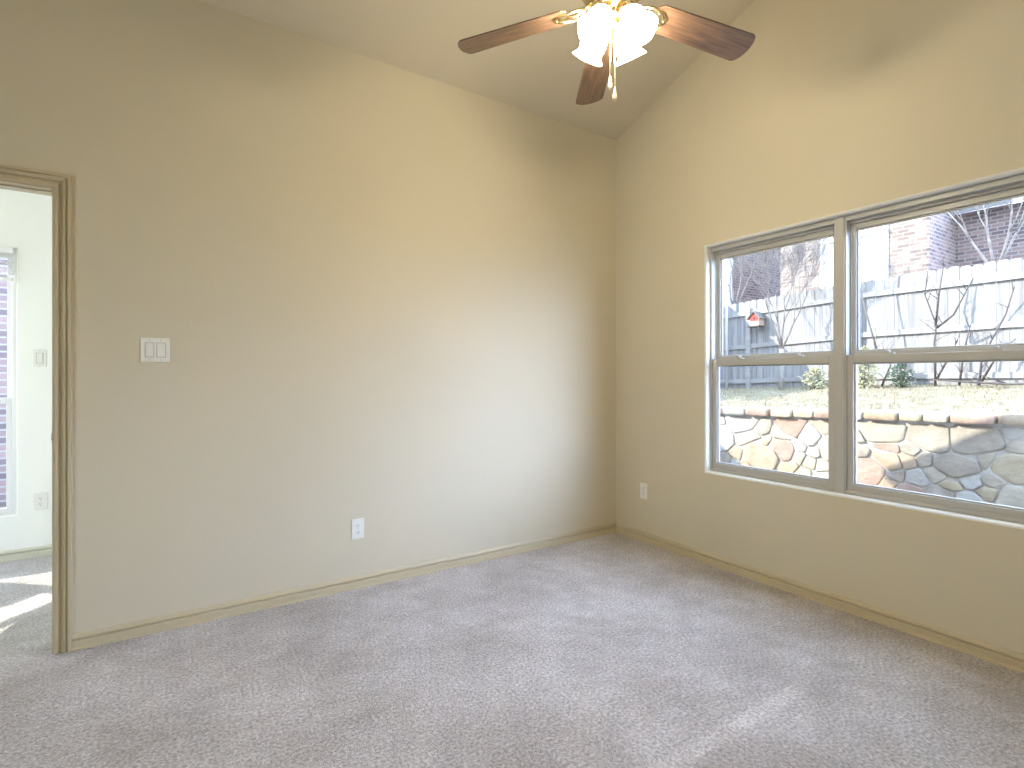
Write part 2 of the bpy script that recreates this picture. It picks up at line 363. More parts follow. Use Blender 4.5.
# baseboards: a cap bead over a flat board
def base_profile(t=.015): return [(0, 0), (t+.006, 0), (t+.006, .007), (t, .011), (t, .036), (t-.002, .040), (t-.012, .043), (t-.012, .047), (t-.002, .051), (t-.004, .057), (.005, .067), (0, .069)]
def baseboard(name, m, p0, p1, nrm, label):
    p0 = Vector(p0); p1 = Vector(p1); nrm = Vector(nrm); pr = base_profile(); b = MB(); n = len(pr)
    vs = [p+nrm*a+Vector((0, 0, z)) for p in (p0, p1) for a, z in pr]
    b.add(vs, [tuple(range(n))[::-1], tuple(range(n, 2*n))]+[(i, (i+1) % n, n+(i+1) % n, n+i) for i in range(n)])
    return tag(b.build(name, m), label, 'baseboard', kind='structure')
baseboard('baseboard_back', M['trim'], (DX1+.057, YW, 0), (XW, YW, 0), (0, -1, 0), 'tan baseboard along the long switch wall')
baseboard('baseboard_right', M['trim'], (XW, YB, 0), (XW, YW-.016, 0), (-1, 0, 0), 'tan baseboard under the twin window')
baseboard('baseboard_rear', M['trim'], (XB, YB, 0), (XW-.02, YB, 0), (0, 1, 0), 'tan baseboard behind the viewer')
baseboard('baseboard_left', M['trim'], (XB, YB+.02, 0), (XB, YW, 0), (1, 0, 0), 'tan baseboard along the plain gable wall')
baseboard('baseboard_hall', M['pale_trim'], (-1.45, YF, 0), (.6, YF, 0), (0, -1, 0), 'pale baseboard in the bright room through the doorway')

# door frame: casing (both sides), jamb, stop, strike plate
door = empty('door_1', ((DX0+DX1)/2, YW, 0)); tag(door, 'tan cased doorway opening to the bright room', 'doorway', kind='structure')
dl = Vector(door.location)
def casing_profile(w=.063): return [(0, 0), (0, .009), (.005, .013), (.015, .014), (.018, .003), (.027, .003), (.032, .014), (.041, .018), (.043, .011), (.047, .011), (.050, .019), (w-.003, .019), (w, .015), (w, 0)]
def casing(y, sgn, m, name):
    pr = casing_profile(); b = MB(); n = len(pr); I = .006
    # mitred U: stations go up the first leg, across the head and down the second
    st = []
    for a, t in pr:
        st.append([(DX0+I-a, y-sgn*t, 0), (DX0+I-a, y-sgn*t, DZ-I+a), (DX1-I+a, y-sgn*t, DZ-I+a), (DX1-I+a, y-sgn*t, 0)])
    vs = [Vector(p)-dl for s_ in zip(*st) for p in s_]
    fs = []
    for k in range(3):
        for i in range(n): fs.append((k*n+i, k*n+(i+1) % n, (k+1)*n+(i+1) % n, (k+1)*n+i))
    fs += [tuple(range(n)), tuple(range(3*n, 4*n))]
    b.add(vs, fs); return b.build(name, m, door)
casing(YW, 1, M['trim'], 'casing'); casing(YW+.125, -1, M['pale_trim'], 'casing')
j = MB(); T = .012
for (x0, x1, z0, z1) in ((DX0, DX0+T, 0, DZ), (DX1-T, DX1, 0, DZ), (DX0+T, DX1-T, DZ-T, DZ)):
    j.box(x0-dl.x, x1-dl.x, -.002, .127, z0, z1)
j.build('jamb', M['trim'], door, .002)
j = MB(); T2 = T+.006
for (x0, x1, z0, z1) in ((DX0+T, DX0+T2, 0, DZ-T), (DX1-T2, DX1-T, 0, DZ-T), (DX0+T2, DX1-T2, DZ-T2, DZ-T)):
    j.box(x0-dl.x, x1-dl.x, .042, .080, z0, z1)
j.build('door_stop', M['trim'], door, .002)
j = MB().box(DX1-T-.0015-dl.x, DX1-T-dl.x, .008, .036, .93, .985); j.box(DX1-T-.004-dl.x, DX1-T-dl.x, .002, .010, .942, .972)
sp = j.build('strike_plate', M['steel'], door); sp['label'] = 'steel strike plate on the jamb'

# ------------------------------------------------------------------ the twin window
GX = XW+.040                    # room side of the frames
def sash(parent, name, x0, x1, y0, y1, z0, z1, st, top, bot, mt, pane):
    b = MB()
    b.box(x0, x1, y0, y0+st, z0, z1).box(x0, x1, y1-st, y1, z0, z1).box(x0, x1, y0+st, y1-st, z0, z0+bot).box(x0, x1, y0+st, y1-st, z1-top, z1)
    # glazing bead
    q = .008
    for (a, c, d, e) in ((y0+st, y0+st+q, z0+bot, z1-top), (y1-st-q, y1-st, z0+bot, z1-top), (y0+st+q, y1-st-q, z0+bot, z0+bot+q), (y0+st+q, y1-st-q, z1-top-q, z1-top)):
        b.box(x0+.010, x1-.006, a, c, d, e)
    o = b.build(name, mt, parent, .0025)
    xm = (x0+x1)/2+.004
    MB().box(xm, xm+.004, y0+st-.003, y1-st+.003, z0+bot-.003, z1-top+.003).build('pane', pane, o)
    return o
def window_unit(name, y0, y1, label):
    r = empty(name, (GX, (y0+y1)/2, WZ0)); tag(r, label, 'window', kind='structure')
    L = Vector(r.location); b = MB(); F = .014; D = .080
    Y0, Y1, Z1 = y0-L.y, y1-L.y, WZ1-L.z
    b.box(0, D, Y0, Y0+F, 0, Z1).box(0, D, Y1-F, Y1, 0, Z1).box(0, D, Y0+F, Y1-F, Z1-F-.014, Z1)
    b.prism([(0, 0), (D, 0), (D, .010), (.045, .022), (0, .022)], 'y', Y0+F, Y1-F)
    # stepped parting tracks at jambs and head
    for (a, c) in ((Y0+F, Y0+F+.008), (Y1-F-.008, Y1-F)): b.box(.040, .048, a, c, .02, Z1-F)
    b.box(.030, .048, Y0+F, Y1-F, Z1-F-.028, Z1-F-.014)
    b.build('window_frame', M['vinyl'], r, .003)
    zm = 1.338-L.z
    sash(r, 'upper_sash', .050, .080, Y0+F-.004, Y1-F+.004, zm-.012, Z1-F-.012, .030, .045, .034, M['vinyl'], M['pane'])
    lo = sash(r, 'lower_sash', .008, .040, Y0+F, Y1-F, .018, zm, .031, .040, .036, M['vinyl'], M['pane'])
    for yy in (Y0+.22, Y1-.20):
        k = MB().box(.010, .038, yy-.028, yy+.028, zm, zm+.007); k.lathe([(.011, 0), (.011, .012), (.007, .015)], 12, Matrix.Translation((.024, yy, zm+.006)))
        k.box(.012, .022, yy-.004, yy+.034, zm+.010, zm+.017)
        k.build('sash_lock', M['vinyl'], r, .001)
    return r
YM0, YM1 = 1.389, 1.434
window_unit('window_1', YM1-.006, WY1, 'double hung window unit nearest the room corner')
window_unit('window_2', WY0, YM0+.006, 'double hung window unit cut by the photo edge')
m_ = MB().box(GX-.006, GX+.09, YM0, YM1, WZ0, WZ1).build('trim_1', M['vinyl'], bevel=.004)
tag(m_, 'almond mullion post between the two window units', 'window mullion', kind='structure')

# ------------------------------------------------------------------ the bright room through the doorway
VX0, VX1, VZ0, VZ1 = -1.46, -.855, .30, 2.09
BX = -1.50                                          # corner with the angled bay wall
wall_grid('wall_hall', [M['white_wall'], M['brick']], 'y', YF, YF+.06, [BX-.02, VX0, VX1, .62], [-.3, VZ0, VZ1], lambda a: 2.62, [(1, 2, 1, 2)],
          'pale wall seen through the doorway', bevel=.01)
o = MB().box(.6, .7, YW+.12, YF+.02, -.1, 2.62).build('wall_hall_side', M['white_wall']); tag(o, 'pale side wall of the room through the doorway', 'wall', kind='structure')
o = MB().box(-3.6, .7, YW+.125, YF+.16, 2.60, 2.70).build('ceiling_hall', M['white_wall']); tag(o, 'pale flat ceiling of the room through the doorway', 'ceiling', kind='structure')
# angled bay wall with a low slit left open under its blind
def bay(s, off, z): return Vector((BX, YF, 0))+Vector((-.7071, -.7071, 0))*s+Vector((-.7071, .7071, 0))*off+Vector((0, 0, z))
def baybox(mb, s0, s1, o0, o1, z0, z1):
    vs = [bay(s, o_, z) for z in (z0, z1) for s, o_ in ((s0, o0), (s1, o0), (s1, o1), (s0, o1))]
    mb.add(vs, [(0, 3, 2, 1), (4, 5, 6, 7), (0, 1, 5, 4), (1, 2, 6, 5), (2, 3, 7, 6), (3, 0, 4, 7)])
b = MB()
for q in ((-.02, .002, -.3, 2.65), (.002, 1.1, -.3, .58), (.002, 1.1, 2.25, 2.65), (1.1, 1.32, -.3, 2.65)): baybox(b, q[0], q[1], 0, .05, q[2], q[3])
o = b.build('wall_bay', M['white_wall']); tag(o, 'pale angled bay wall beyond the doorway', 'wall', kind='structure')
r = empty('window_5', bay(.56, 0, .58)); tag(r, 'unseen angled bay window beyond the doorway, its low shade made translucent for fill light', 'window', kind='structure')
def bb(q, nm, m):
    b = MB(); baybox(b, *q); b.v = [tuple(Vector(v)-Vector(r.location)) for v in b.v]; return b.build(nm, m, r)
bb((.002, 1.1, .01, .03, .58, .652), 'bottom_rail', M['white_vinyl']); bb((.002, 1.1, .01, .03, .755, .787), 'meeting_rail', M['white_vinyl'])
b = MB(); vs = [bay(s_, o_, z) for o_ in (.008, .010) for s_, z in ((.002, .784), (.33, .788), (.60, .843), (1.1, .843), (1.1, 2.25), (.002, 2.25))]
b.add([v-Vector(r.location) for v in vs], [tuple(range(6))[::-1], tuple(range(6, 12))]+[(i, (i+1) % 6, 6+(i+1) % 6, 6+i) for i in range(6)]); b.build('fill_roller_shade', M['fill_shade_cloth'], r)  # cloth made translucent so the unseen bay adds fill light
b = MB(); b.tube([bay(.03, -.02, 2.22)-Vector(r.location), bay(1.1, -.02, 2.22)-Vector(r.location)], [.022, .022], 12); b.build('shade_roller', M['white_vinyl'], r)
EX = -2.38  # end wall holds an unseen window put in to lift the brightness
wall_grid('wall_hall_end', [M['white_wall']], 'x', EX, EX-.12, [YW-.1, 3.17, 3.80, 4.02], [-.3, .15, 2.4], lambda a: 2.62, [(1, 2, 1, 2)], 'pale end wall of the room through the doorway')
r = empty('added_window_4', (EX-.08, 3.485, .15)); tag(r, 'added unseen window lighting the room through the doorway from its end', 'window', kind='structure')
b = MB()
for (y0, y1, z0, z1) in ((-.315, -.28, 0, 2.25), (.28, .315, 0, 2.25), (-.28, .28, 0, .035), (-.28, .28, 2.215, 2.25), (-.28, .28, 1.1, 1.14)): b.box(-.02, .03, y0, y1, z0, z1)
b.build('window_frame', M['white_vinyl'], r, .003)
MB().box(.002, .006, -.29, .29, .02, 2.23).build('pane', M['clear_pane'], r)
r = empty('window_3', ((VX0+VX1)/2, YF+.01, VZ0)); tag(r, 'white sash window in the room through the doorway', 'window', kind='structure')
hw = (VX1-VX0)/2; hh = VZ1-VZ0; b = MB()
for (x0, x1, z0, z1) in ((-hw, -hw+.022, 0, hh), (hw-.022, hw, 0, hh), (-hw+.022, hw-.022, 0, .016), (-hw+.022, hw-.022, hh-.03, hh)): b.box(x0, x1, 0, .055, z0, z1)
b.build('window_frame', M['white_vinyl'], r, .003)
for nm, y0, z0, z1 in (('upper_sash', .030, .745, hh-.031), ('lower_sash', .004, .017, .785)):
    b = MB(); st_ = .028; A = -hw+.023; B_ = hw-.023
    for (x0, x1, a, c) in ((A, A+st_, z0, z1), (B_-st_, B_, z0, z1), (A+st_, B_-st_, z0, z0+.030), (A+st_, B_-st_, z1-.038, z1)): b.box(x0, x1, y0, y0+.022, a, c)
    sa_ = b.build(nm, M['white_vinyl'], r, .002)
    MB().box(A+st_-.003, B_-st_+.003, y0+.010, y0+.013, z0+.028, z1-.035).build('pane', M['clear_pane'], sa_)
bl = empty('window_blind', ((VX0+VX1)/2, YF-.022, VZ1-.004)); tag(bl, 'white slat blind drawn up at the top of the far window', 'blind')
MB().box(-hw+.01, hw-.01, -.02, .02, -.045, -.002).build('headrail', M['white_vinyl'], bl, .003)
b = MB()
for k in range(5): b.add([(-hw+.012, -.022, -.075-.028*k), (hw-.012, -.022, -.075-.028*k), (hw-.012, .018, -.066-.028*k), (-hw+.012, .018, -.066-.028*k)], [(0, 1, 2, 3)])
sl = b.build('slats', M['white_vinyl'], bl); so = sl.modifiers.new('thick', 'SOLIDIFY'); so.thickness = .003
MB().box(-hw+.012, hw-.012, -.022, .018, -.225, -.205).build('bottom_rail', M['white_vinyl'], bl, .003)

# ------------------------------------------------------------------ switches and outlets (built facing -Y, rotated onto their wall)
def plate(parent, w_, h_, screws):
    b = MB(); b.box(-w_/2, w_/2, -.006, 0, -h_/2, h_/2); o = b.build('cover_plate', M['plastic'], parent, .0035, 3)
    for (x, z) in screws:
        MB().lathe([(.0032, 0), (.0032, .0012), (.002, .0018)], 10, Matrix.Translation((x, -.006, z)) @ Matrix.Rotation(PI/2, 4, 'X')).build('screw', M['pale_trim'], o)
    return o
def rocker(parent, x, w_=.033, h_=.066):
    fr = MB(); a, c = w_/2+.002, h_/2+.002
    for (x0, x1, z0, z1) in ((-a, -a+.002, -c, c), (a-.002, a, -c, c), (-a, a, -c, -c+.002), (-a, a, c-.002, c)): fr.box(x+x0, x+x1, -.0068, -.004, z0, z1)
    g = fr.build('rocker_gap', M['gap'], parent)
    b = MB(); b.prism([(-.004, -h_/2), (-.011, -h_/2), (-.0075, 0), (-.0095, h_/2), (-.004, h_/2)], 'x', x-w_/2+.001, x+w_/2-.001)
    return b.build('rocker', M['plastic'], parent, .001)
def switch(name, loc, rz, gangs, label):
    r = empty(name, loc, rz); tag(r, label, 'light switch')
    xs = [(-.023, .023), (0,)][gangs == 1]; w_ = .116 if gangs == 2 else .072
    plate(r, w_, .117, [(x, z) for x in xs for z in (-.048, .048)])
    for x in xs: rocker(r, x)
    return r
def outlet(name, loc, rz, label):
    r = empty(name, loc, rz); tag(r, label, 'outlet')
    plate(r, .072, .117, [(0, 0)])
    for zz in (-.020, .020):
        b = MB(); pts = [(.017*math.cos(a), .0145*max(-.82, min(.82, math.sin(a)))) for a in [2*PI*i/24 for i in range(24)]]
        b.prism([(x, zz+z) for x, z in pts], 'y', -.0085, -.005); f = b.build('receptacle', M['plastic'], r, .0006)
        s_ = MB().box(-.0075, -.0055, -.0089, -.007, zz-.001, zz+.007).box(.0050, .0070, -.0089, -.007, zz, zz+.007)
        s_.lathe([(.0024, 0), (.0024, .0004)], 10, Matrix.Translation((0, -.0085, zz-.006)) @ Matrix.Rotation(PI/2, 4, 'X'))
        s_.build('socket_slots', M['slot'], f)
    return r
switch('light_switch', (-.052, YW, 1.352), 0, 2, 'white double rocker light switch on the tan wall beside the doorway')
outlet('power_outlet', (.922, YW, .342), 0, 'white duplex outlet low on the long tan wall')
outlet('power_outlet', (XW, 2.765, .373), -PI/2, 'duplex outlet low on the window wall near the corner')
switch('light_switch', (-.735, YF, 1.352), 0, 1, 'white single rocker switch on the pale wall through the doorway')
outlet('power_outlet', (-.73, YF, .375), 0, 'white outlet on the pale wall through the doorway')

# ------------------------------------------------------------------ ceiling fan with four lit shades
FX_, FY_, FZ_ = 1.487, 1.544, 2.715
fan = empty('ceiling_fan', (FX_, FY_, FZ_)); tag(fan, 'five blade walnut ceiling fan with brass fittings and four lit tulip shades', 'ceiling fan')
ztop = zc(FY_)-FZ_
MB().lathe([(.012, ztop-.11), (.055, ztop-.10), (.072, ztop-.05), (.075, ztop+.04)], 32).build('canopy', M['brass'], fan)
MB().lathe([(.012, .17), (.012, ztop-.10)], 16).build('downrod', M['brass'], fan)
MB().lathe([(.0, .20), (.045, .20), (.06, .185), (.075, .155), (.125, .135), (.138, .11), (.138, .06), (.125, .04), (.085, .028), (.085, .018), (0, .018)], 40).build('motor_housing', M['brass'], fan)
MB().lathe([(0, .020), (.060, .020), (.066, .010), (.066, -.016), (.050, -.028), (.032, -.034), (.032, -.052), (.020, -.062), (.012, -.074), (.016, -.082), (.009, -.094), (0, -.098)], 32).build('switch_housing', M['brass'], fan)
A0 = -.2578
def blade_mesh():
    b = MB(); r0, r1 = .185, .665; wa, wb = .062, .073; n = 8; top = []
    pts = [(r0, -wa*.78), (r0+.02, -wa)]
    pts += [(r1-.035, -wb)]
    for i in range(1, n): a = -PI/2+PI*i/n; pts.append((r1-.035+.035*math.cos(a)*1.0, wb*math.sin(a)*(1 if abs(math.sin(a)) > .9 else .97+.03*abs(math.sin(a)))))
    pts += [(r1-.035, wb), (r0+.02, wa), (r0, wa*.78)]
    b.prism(pts, 'z', -.003, .003)
    return b
def iron_mesh():
    b = MB()
    b.tube([(.085, 0, .020), (.115, 0, .008), (.150, 0, -.006), (.19, 0, -.007)], [.009, .008, .008, .007], 8)
    for s in (-1, 1):
        b.tube([(.110, 0, .008), (.135, s*.030, -.002), (.165, s*.040, -.006), (.200, s*.030, -.007), (.225, s*.012, -.007)], [.006]*5, 8)
    b.prism([(.165, -.045), (.215, -.038), (.245, -.012), (.245, .012), (.215, .038), (.165, .045), (.180, 0)], 'z', -.008, -.004)
    for (x, y) in ((.195, -.028), (.195, .028), (.232, 0)): b.lathe([(.005, 0), (.004, -.003), (0, -.004)], 10, Matrix.Translation((x, y, -.008)))
    return b
bl0 = ir0 = None
for k in range(5):
    if k == 0:
        bl0 = blade_mesh().build('blade', M['blade'], fan, .0012); ir0 = iron_mesh().build('blade_iron', M['brass'], bl0)
        q = bl0
    else:
        q = bl0.copy(); C.objects.link(q); q.parent = fan
        i2 = ir0.copy(); C.objects.link(i2); i2.parent = q
    q.rotation_euler = (Matrix.Rotation(A0+k*2*PI/5, 3, 'Z') @ Matrix.Rotation(math.radians(5.2), 3, 'Y') @ Matrix.Rotation(math.radians(-12), 3, 'X')).to_euler()
# shades on short arms
prof = [(.020, .004), (.022, -.006), (.033, -.022), (.046, -.044), (.052, -.066), (.051, -.090), (.048, -.106), (.051, -.116), (.060, -.127), (.066, -.135)]
pr2 = [(r-.0025, z) for r, z in prof][::-1]
for k in range(4):
    az = -math.radians(33.06)+math.radians(45+90*k)
    ax = Vector((math.cos(az), math.sin(az), 0)); d = (ax*math.sin(math.radians(33))+Vector((0, 0, -math.cos(math.radians(33)))))
    p0 = ax*.055+Vector((0, 0, -.058))
    R_ = d.to_track_quat('-Z', 'Y').to_matrix().to_4x4(); MT = Matrix.Translation(p0) @ R_
    b = MB(); b.tube([ax*.024+Vector((0, 0, -.040)), ax*.040+Vector((0, 0, -.038)), p0+d*.004], [.008, .008, .010], 10)
    b.lathe([(.010, .012), (.026, .006), (.027, -.008), (.020, -.010)], 20, MT)
    b.build('shade_holder', M['brass'], fan)
    b = MB(); b.lathe(prof+pr2, 36, MT, wave=lambda jj, a: (.035*math.cos(6*a) if 4 <= jj <= 15 else 0))
    sh = b.build('lamp_shade', M['shade'], fan)
    b = MB(); b.lathe([(0, -.004), (.012, -.010), (.013, -.030), (.022, -.050), (.025, -.068), (.018, -.086), (0, -.093)], 16, MT)
    b.build('bulb', M['bulb'], sh)
for (dx, dy, zend) in ((-.006, .012, -.290), (-.002, -.010, -.345)):
    b = MB(); b.tube([(dx*.6, dy*.6, -.09), (dx, dy, zend)], [.0022, .0022], 8)
    n_ = int((abs(zend)-.09)/.012)
    for i in range(n_): b.lathe([(0, .0032), (.0032, 0), (0, -.0032)], 8, Matrix.Translation((dx, dy, -.10-i*.012)))
    ch = b.build('pull_chain', M['chain'], fan)
    MB().lathe([(0, .004), (.003, 0), (.0055, -.018), (.0095, -.036), (.0085, -.046), (.004, -.054), (0, -.056)], 14, Matrix.Translation((dx, dy, zend))).build('finial', M['finial'], ch)

# ------------------------------------------------------------------ own roof (its eave throws the shadow on the stone wall)
EY, EZ, RP = 5.34, 2.43, .57
ER = EZ+RP*(EY-YR)
o = MB().prism([(EY, EZ-.08), (YR, ER-.08), (-1.75, ER-RP*(YR+1.75)-.08), (-1.75, ER-RP*(YR+1.75)), (YR, ER), (EY, EZ)], 'x', -2.7, 3.3).build('roof', M['shingle'])
tag(o, 'own shingled roof over the room', 'roof', kind='structure')

# ------------------------------------------------------------------ yard
GZ = -.32
o = MB().box(-14, 6.9, -14, 22, GZ-.3, GZ).build('ground', M['soil']); tag(o, 'bare ground beside the house', 'ground', kind='structure')
RWX = 6.4
def cap_top(y): return .83+(.90-.83)*(4.32-y)/(4.32-1.58) if y < 4.6 else .823-(y-4.6)*.01
def fence_base(y):
    pts = [(-6, 1.15), (3.0, 1.11), (4.5, 1.09), (7.2, .97), (14, .85)]
    for (a, za), (c, zc_) in zip(pts, pts[1:]):
        if y <= c: return za+(zc_-za)*(max(y, a)-a)/(c-a)
    return pts[-1][1]
FNX = 10.2
def lawn_z(x, y):
    if x <= FNX: t = (x-RWX)/(FNX-RWX); return (cap_top(y)-.03)*(1-t)+fence_base(y)*t
    return fence_base(y)
bm = MB(); nx, ny = 40, 70; vs = []
for i in range(nx+1):
    for k in range(ny+1):
        x = RWX+.06+(30-RWX)*(i/nx)**2; y = -8+30*k/ny
        vs.append((x, y, lawn_z(x, y)+random.uniform(-.012, .012)))
bm.add(vs, [(i*(ny+1)+k, (i+1)*(ny+1)+k, (i+1)*(ny+1)+k+1, i*(ny+1)+k+1) for i in range(nx) for k in range(ny)], smooth=True)
lawn = o = bm.build('lawn', M['lawn']); tag(o, 'dry winter lawn between stone wall and board fence', 'lawn', kind='structure')
g = MB()
for i in range(9000):
    x = RWX+.25+random.random()**1.3*3.6; y = random.uniform(.6, 8); z = lawn_z(x, y)-.01; a = random.uniform(0, 2*PI); h_ = random.uniform(.02, .07); l = random.uniform(-.04, .04)
    c_, s_ = math.cos(a)*.007, math.sin(a)*.007
    g.add([(x-c_, y-s_, z), (x+c_, y+s_, z), (x+l, y+random.uniform(-.04, .04), z+h_)], [(0, 1, 2)])
o = g.build('grass_tufts', M['straw'], lawn); o['kind'] = 'stuff'

# retaining wall: irregular limestone blocks in mortar under a row of cap stones
rw = empty('retaining_wall', (RWX, 4, GZ)); tag(rw, 'pale limestone retaining wall holding up the lawn outside the window', 'retaining wall')
rl = Vector(rw.location)
vs = []
mb = MB(); Y0, Y1 = -3.0, 9.5
mb.prism([(Y0, GZ-.1), (Y1, GZ-.1), (Y1, cap_top(Y1)-.02), (4.6, cap_top(4.6)-.02), (Y0, cap_top(Y0)-.02)], 'x', RWX, RWX+.35)
mb.v = [tuple(Vector(v)-rl) for v in mb.v]
mb.build('mortar_core', M['mortar'], rw)
def clip(poly, p, n):
    out = []
    for i in range(len(poly)):
        a, b_ = poly[i], poly[(i+1) % len(poly)]; da = (a[0]-p[0])*n[0]+(a[1]-p[1])*n[1]; db = (b_[0]-p[0])*n[0]+(b_[1]-p[1])*n[1]
        if da <= 0: out.append(a)
        if da*db < 0: t = da/(da-db); out.append((a[0]+(b_[0]-a[0])*t, a[1]+(b_[1]-a[1])*t))
    return out
def inset(poly, d):
    cx = sum(p[0] for p in poly)/len(poly); cy = sum(p[1] for p in poly)/len(poly); q = list(poly)
    n_ = len(poly)
    ar = sum(poly[i][0]*poly[(i+1) % n_][1]-poly[(i+1) % n_][0]*poly[i][1] for i in range(n_))
    s = 1 if ar > 0 else -1
    for i in range(n_):
        a, b_ = poly[i], poly[(i+1) % n_]; ex, ey = b_[0]-a[0], b_[1]-a[1]; L = math.hypot(ex, ey)
        if L < 1e-6: continue
        nx_, ny_ = s*ey/L, -s*ex/L
        q = clip(q, (a[0]-nx_*d, a[1]-ny_*d), (nx_, ny_))
        if len(q) < 3: return None
    return q
def chaikin(p):
    out = []
    for i in range(len(p)):
        a, b_ = p[i], p[(i+1) % len(p)]
        out += [(a[0]*.88+b_[0]*.12, a[1]*.88+b_[1]*.12), (a[0]*.12+b_[0]*.88, a[1]*.12+b_[1]*.88)]
    return out
def stone(mb, poly, x_face, depth, mi):
    p = inset(poly, .006)
    if not p or len(p) < 3: return
    p = chaikin(p); q = inset(p, .012)
    if not q or len(q) < 3: return
    cx = sum(a for a, _ in p)/len(p); cy = sum(a for _, a in p)/len(p)
    n_ = len(p); tx, ty = random.uniform(-.06, .06), random.uniform(-.06, .06)
    rings = [(1, 0), (1, depth*.6), (.96, depth*.95), (.84, depth*1.05)]
    v = []
    for sc, dd in rings:
        for (a, c) in p:
            aa, cc = cx+(a-cx)*sc, cy+(c-cy)*sc
            v.append((x_face-dd-(tx*(aa-cx)+ty*(cc-cy) if dd > 0 else 0)-(random.uniform(-.005, .005) if dd > depth*.6 else 0), aa, cc))
    f = [(k*n_+i, k*n_+(i+1) % n_, (k+1)*n_+(i+1) % n_, (k+1)*n_+i) for k in range(3) for i in range(n_)]+[tuple(3*n_+i for i in range(n_))]
    mb.add([tuple(Vector(t)-rl) for t in v], f, mi, True)
rs = random.Random(21)
seeds = []
y = Y0
while len(seeds) < 900:
    if len(seeds) and not hasattr(rs, 'tries'): rs.tries = 0
    a = (rs.uniform(.2, 8.2), rs.uniform(GZ-.05, .75)); rad = rs.choice([.13, .17, .24, .30])
    rs.tries = getattr(rs, 'tries', 0)+1
    if rs.tries > 9000: break
    if all(math.hypot((a[0]-s[0])/1.25, a[1]-s[1]) > (rad+s[2])/2*.9 for s in seeds): seeds.append((a[0], a[1], rad))
mb = MB(); random.seed(3)
for (sy, sz, sr) in seeds:
    ztop = cap_top(sy)-.125
    poly = [(sy-.6, max(GZ-.06, sz-.6)), (sy+.6, max(GZ-.06, sz-.6)), (sy+.6, ztop), (sy-.6, ztop)]
    if sz > ztop: continue
    for (oy, oz, orr) in seeds:
        if (oy, oz) == (sy, sz) or abs(oy-sy) > 1.2 or oz > cap_top(oy)-.125: continue
        dy, dz = (oy-sy)/1.56, (oz-sz); L2 = dy*(oy-sy)+dz*dz
        t = .5+(sr**2-orr**2)/(2*max(L2, .01)); t = max(.25, min(.75, t))
        poly = clip(poly, (sy+(oy-sy)*t, sz+(oz-sz)*t), (dy, dz))
        if len(poly) < 3: break
    if len(poly) >= 3: stone(mb, poly, RWX, random.uniform(.012, .026), random.choice([0, 0, 0, 1, 2, 3, 3, 4, 5]))
mb.build('stone_facing', ST, rw)
mb = MB(); y = -1.0
while y < 8.6:
    l = random.uniform(.20, .36); a, c = y+.002, y+l; zt = cap_top(y+l/2)+random.uniform(-.012, .012); zb = cap_top(y+l/2)-.118
    stone(mb, [(a, zb), (c, zb+random.uniform(-.008, .008)), (c-random.uniform(0, .02), zt), (a+random.uniform(0, .02), zt+random.uniform(-.012, .008))], RWX-.01, random.uniform(.06, .085), random.choice([0, 1, 2, 3, 0, 5]))
    # top of the cap block
    mb.box(RWX-.06-rl.x, RWX+.28-rl.x, a+.012-rl.y, c-.012-rl.y, zb+.02-rl.z, zt-.016-rl.z, random.choice([0, 0, 3]))
    y += l
mb.build('cap_stones', ST, rw)

# board fence
fn = empty('wooden_fence', (FNX, 4, 1.0)); tag(fn, 'weathered grey dog-ear board fence across the back of the lawn', 'fence')
fl = Vector(fn.location); b = MB(); y = -3.0; random.seed(5)
while y < 12.5:
    wd = .138; zb = fence_base(y)-.02; zt = fence_base(y)+1.82+random.uniform(-.014, .014); e = .028; dx = random.uniform(0, .008)
    b.prism([(y-fl.y, zb-fl.z), (y+wd-fl.y, zb-fl.z), (y+wd-fl.y, zt-e-fl.z), (y+wd-e-fl.y, zt-fl.z), (y+e-fl.y, zt-fl.z), (y-fl.y, zt-e-fl.z)], 'x', dx, dx+.016); y += wd+random.uniform(.003, .010)
b.build('pickets', M['fence'], fn)
for dz in (.10, .83, 1.52):
    b = MB()
    for ya, yb in [(-3, 2.02), (2.02, 4.46), (4.46, 6.9), (6.9, 9.3), (9.3, 12.5)]:
        za, zb = fence_base(ya)+dz, fence_base(yb)+dz
        v = [(x, yy-fl.y, zz+h_-fl.z) for yy, zz in ((ya, za), (yb, zb)) for x, h_ in ((-.04, 0), (0, 0), (0, .09), (-.04, .09))]
        b.add(v, [(0, 1, 2, 3), (4, 7, 6, 5), (0, 4, 5, 1), (1, 5, 6, 2), (2, 6, 7, 3), (3, 7, 4, 0)])
    b.build('rail', M['rail'], fn, .004)
for py in (2.02, 4.46, 6.54, 9.3):
    zb = fence_base(py); MB().box(-.085, 0, py-.045-fl.y, py+.045-fl.y, zb-.05-fl.z, zb+1.66-fl.z).build('post', M['rail'], fn, .004)
pl = MB(); pl.tube([(0, 0, -.05), (0, 0, 1.98)], [.026, .026], 12); pl.lathe([(.034, 1.97), (.034, 1.99), (.02, 2.01), (0, 2.015)], 14)
pl = pl.build('metal_pole', M['metal_post']); pl.location = (FNX-.16, 6.98, fence_base(6.98)); tag(pl, 'slim pale metal pole standing against the shaded end of the fence', 'pole')
